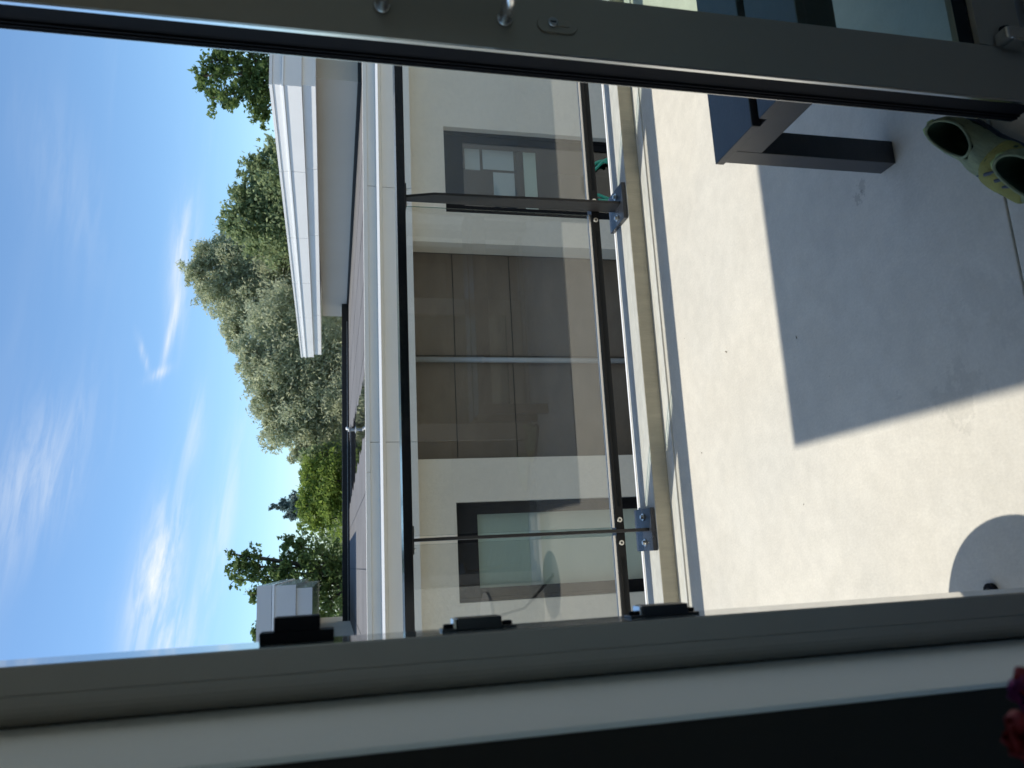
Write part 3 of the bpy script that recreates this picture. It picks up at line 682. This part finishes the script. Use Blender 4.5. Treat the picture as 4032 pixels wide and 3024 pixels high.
MB().tube([(2.44, 14.3, .9505), (2.44, 14.3, .962)], [.07, .03], 18).build('flange', 'zinc', vt, 0, False)

# green hose hanging in front of the right-hand window
hp = []
for k in range(60):
    a = k/59*2*math.pi*1.6; hp.append((5.05+.30*math.cos(a)+.06*math.sin(2.3*a), YW+.045+.012*math.sin(3*a), -2.45+.36*math.sin(a)+.02*math.cos(5*a)))
ho = MB().tube(hp, .024, 10).build('garden_hose', 'hose', None, 0, True); tag(ho, 'coiled green garden hose in front of the right-hand window', 'hose')

# ------------------------------------------------------------------ trees
def leaves_mesh(name, blobs, n, size, aspect, m, par, seed, droop=0.0, clump=.34, density=1.0, gap=0.0):
    rg = np.random.default_rng(seed)
    vol = np.array([b[3]*b[3]*b[4] for b in blobs])**.72; vol /= vol.sum()
    C, Rr = [], []
    for b, w in zip(blobs, vol):
        nn = max(60, int(n*w)); x, y, z, rh, rv = b
        ncl = max(14, int(nn/34))
        d = rg.normal(size=(ncl, 3)); d /= np.linalg.norm(d, axis=1)[:, None]
        ph = rg.uniform(0, 6.28, 6)                                   # a lumpy outline instead of a ball
        lump = 1+.16*np.sin(3*np.arctan2(d[:, 0], d[:, 2])+ph[0])+.12*np.sin(5*np.arctan2(d[:, 2], d[:, 0])+ph[1])+.10*np.sin(7*d[:, 1]+ph[2])
        cl = d*(rg.uniform(.12, 1.0, ncl)**.55*lump)[:, None]
        cr = clump*rg.uniform(.35, 1.15, ncl)
        idx = rg.integers(0, ncl, nn)
        q = rg.normal(size=(nn, 3))*.55
        P = cl[idx]+q*cr[idx][:, None]*np.array([1, 1, .8])
        C.append(np.array([x, y, z])+P*np.array([rh, rh, rv])); Rr.append(rg.uniform(0, 1, ncl)[idx])
    C = np.concatenate(C); tint = np.concatenate(Rr); N = len(C)
    nn_ = rg.normal(size=(N, 3)); nn_ += np.array([-.25, -.15, .75 if droop == 0 else .35]); nn_ /= np.linalg.norm(nn_, axis=1)[:, None]
    a = rg.normal(size=(N, 3)); a[:, 2] -= droop; a -= (a*nn_).sum(1)[:, None]*nn_; a /= np.linalg.norm(a, axis=1)[:, None]
    b = np.cross(nn_, a)
    s = size*rg.uniform(.6, 1.3, N)[:, None]
    nrm = np.cross(a, b)
    V = np.stack([C-a*s, C+b*s*aspect+nrm*s*.15, C+a*s, C-b*s*aspect+nrm*s*.15], 1).reshape(-1, 3)
    me = bpy.data.meshes.new(name); me.vertices.add(4*N); me.vertices.foreach_set('co', V.astype(np.float32).ravel())
    me.loops.add(4*N); me.loops.foreach_set('vertex_index', np.arange(4*N, dtype=np.int32))
    me.polygons.add(N); me.polygons.foreach_set('loop_start', np.arange(0, 4*N, 4, dtype=np.int32)); me.polygons.foreach_set('loop_total', np.full(N, 4, np.int32))
    at = me.attributes.new('tint', 'FLOAT', 'POINT'); t = np.clip(.65*tint+.35*rg.uniform(0, 1, N), 0, 1)
    at.data.foreach_set('value', np.repeat(t, 4).astype(np.float32))
    me.update(); me.validate()
    o = bpy.data.objects.new(name, me); COL.objects.link(o); me.materials.append(MATS[m]); o.parent = par; o.matrix_parent_inverse = parent_inv(par)
    return o
def tree(name, label, blobs, n, size, aspect, m, seed, trunk=.25, cat='tree', **kw):
    bs = np.array(blobs); w = (bs[:, 3]**2*bs[:, 4]); c = (bs[:, :3]*w[:, None]).sum(0)/w.sum(); zl = bs[:, 2].min()
    t = thing(name, label, cat, (float(c[0]), float(c[1]), -3.2), 'trees beyond the roof')
    leaves_mesh('crown', blobs, n, size, aspect, m, t, seed, **kw)
    rg = random.Random(seed); mb = MB()
    fork = Vector((c[0], c[1], max(-1.6, min(zl-1.0, c[2]-2.2))))
    mb.tube([(c[0], c[1], -3.2), (c[0]+.05, c[1], (fork.z-3.2)/2), tuple(fork)], [trunk*1.25, trunk, trunk*.85], 12)
    for b in blobs:
        e = Vector(b[:3]); mid = fork.lerp(e, .5)+Vector((rg.uniform(-.2, .2), rg.uniform(-.2, .2), .25))
        mb.tube([tuple(fork-Vector((0, 0, .2))), tuple(mid), tuple(e), tuple(e+Vector((rg.uniform(-.2, .2), 0, b[4]*.6)))], [trunk*.5, trunk*.3, trunk*.14, trunk*.04], 7)
        for q in range(4):
            d = Vector((rg.uniform(-1, 1), rg.uniform(-1, 1), rg.uniform(-.2, 1))).normalized(); st_ = fork.lerp(e, rg.uniform(.6, 1))
            mb.tube([tuple(st_), tuple(st_+Vector((d.x*b[3], d.y*b[3], d.z*b[4]))*.0+Vector((d.x*b[3]*.8, d.y*b[3]*.8, d.z*b[4]*.8)))], [trunk*.12, trunk*.03], 5)
    mb.build('trunk', 'bark', t, 0, True)
    return t
tree('broadleaf_tree', 'dark green tree rising behind the right-hand upper storey', [(22.5, 34, 7.3, .7, .6), (23.4, 34, 6.5, 1, 1), (21.5, 34, 6.3, .8, .8), (23.2, 34, 5.4, 1.1, 1), (21.6, 34, 5.1, .7, .8), (20.9, 34, 4.6, .7, .6), (22.4, 34, 4.4, 1.2, .7), (24.8, 34, 4.4, 1.3, 1.8), (23, 34.4, 2.6, 2.2, 1.6), (25.6, 34.3, 6.3, 1.4, 1.2)], 16000, .115, .55, 'leaf_oak', 11, .3, clump=.36)
tree('broadleaf_tree', 'mid green tree between the dark tree and the tall willow', [(21.2, 38, 4.3, .8, .7), (20, 38, 5.2, .9, .8), (18.4, 38, 5.7, .9, .8), (18.7, 38, 4.8, 1.4, 1.2), (17, 38, 6.1, .9, .9), (16.8, 38, 4.9, 1.4, 1.4), (18.3, 38, 3.4, 2.9, 1.9), (18, 38.3, 1.2, 2.8, 1.6)], 34000, .12, .5, 'leaf_dark', 12, .3)
tree('willow_tree', 'tallest grey-green willow with a pointed crown', [(15.8, 42, 8.6, .8, .7), (16.8, 42, 7.8, 1.1, 1), (14.9, 42, 7.6, 1.2, 1.1), (16.7, 42, 6.5, 1.7, 1.5), (14.1, 42, 6.3, 1.5, 1.2), (12.5, 42, 6.4, 1, .8), (16.3, 42, 4.5, 2.5, 2.1), (13.4, 42, 4.3, 2.3, 2.1), (14.6, 42.4, 1.8, 3.4, 2.0)], 98000, .115, .32, 'leaf_willow', 13, .4, droop=.5, clump=.30)
tree('willow_tree', 'broad grey-green willow sloping down towards the yellow-green bush', [(9.4, 36, 4.9, 1, .8), (10, 36, 5.3, .6, .6), (7.7, 36, 4.4, 1, .8), (6.3, 36, 3.8, 1, .9), (8.7, 36, 3.5, 1.8, 1.4), (6.8, 36, 2.6, 1.7, 1.4), (5.5, 36, 2, 1, 1), (9.4, 36, 2.2, 2.1, 1.5), (5, 36, 2.9, .5, .5), (11.6, 36.4, 3.6, 1.6, 1.8), (8, 36.4, .8, 3.0, 1.4)], 92000, .10, .32, 'leaf_willow', 14, .35, droop=.5, clump=.30)
tree('leafy_bush', 'yellow-green bush in the gap right of the oak', [(3.7, 33, 2.3, .8, .4), (2.5, 33, 2.4, .9, .5), (1.8, 33, 2, .6, .5), (3.1, 33, 1.6, 1.7, .7), (2.6, 33.2, .4, 1.9, 1.0)], 16000, .085, .5, 'leaf_lime', 15, .12, cat='bush')
tree('broadleaf_tree', 'deep green low tree between the broad willow and the bush', [(4.6, 34.5, 1.9, .8, .7), (3.9, 34.5, 2.2, .6, .5), (4.2, 34.5, .8, 1.2, .9)], 9000, .10, .5, 'leaf_dark', 19, .15)
tree('poplar_tree', 'distant blue-green pointed tree above the yellow-green bush', [(5.3, 70, 6.2, .3, .6), (5.5, 70, 5.3, .5, .8), (5.5, 70, 4.5, 1, .9), (4.6, 70, 4.9, .4, .8), (5.2, 70, 3, 1.5, 1.5)], 9000, .14, .45, 'leaf_blue', 16, .3)
tree('oak_tree', 'open crowned oak standing behind the left-hand upper storey', [(.6, 27, 4.6, .2, .2), (.2, 27, 4.3, .4, .4), (-.2, 27, 4.4, .3, .3), (.5, 27, 3.9, .4, .4), (-.2, 27, 3.8, .5, .5), (.1, 27, 3.3, .6, .5), (.9, 27, 2.8, .3, .3), (.5, 27, 2.6, .6, .5), (-.5, 27, 2.7, .7, .6), (.1, 27, 1.9, 1.1, .8), (-1.2, 27, 1.8, 1, .7), (-.7, 27, 3.8, .3, .3), (-.6, 27.2, .6, 1.5, 1.0)], 11500, .078, .55, 'leaf_oak', 17, .2, clump=.38)
tree('broadleaf_tree', 'far tree top peeping over the left-hand fascia', [(-4.5, 60, 6.6, .8, .4), (-4.8, 60, 5, 1.4, 1.2), (-5, 60, 2.5, 2, 2)], 7000, .14, .5, 'leaf_oak', 18, .3)

hg = [(x, 50, 0.2+.5*math.sin(x*.7)+.3*math.sin(x*1.9), 1.6, 1.7) for x in range(-12, 44, 2)]
hd = thing('far_hedge', 'continuous green hedge and scrub beyond the trees', 'hedge', (12, 50, -3.2)); hd['kind'] = 'stuff'
leaves_mesh('foliage', hg, 42000, .20, .5, 'leaf_dark', hd, 31, clump=.5)

# ------------------------------------------------------------------ bits of leaf and grit on the floor
rg = random.Random(9); mb = MB()
for k in range(12):
    x, yy = (.05+rg.random()*1.5, 1.6+rg.random()*1.2)
    if k == 0: x, yy = .67, 2.40
    if k == 1: x, yy = .60, 1.98
    s = rg.uniform(.0015, .0045) if k > 1 else .0065; a = rg.uniform(0, 6.28); c, sn = math.cos(a), math.sin(a)
    vs = [(x+u*c-v*sn, yy+u*sn+v*c, .0012+w) for u, v, w in ((-s, 0, .001), (0, s*.4, 0), (s, 0, .0015), (0, -s*.4, 0))]
    mb.add(vs, [(0, 1, 2, 3)])
db = mb.build('floor_debris', 'debris', None); db['kind'] = 'stuff'; tag(db, 'scattered leaf crumbs and grit on the balcony floor', 'debris')
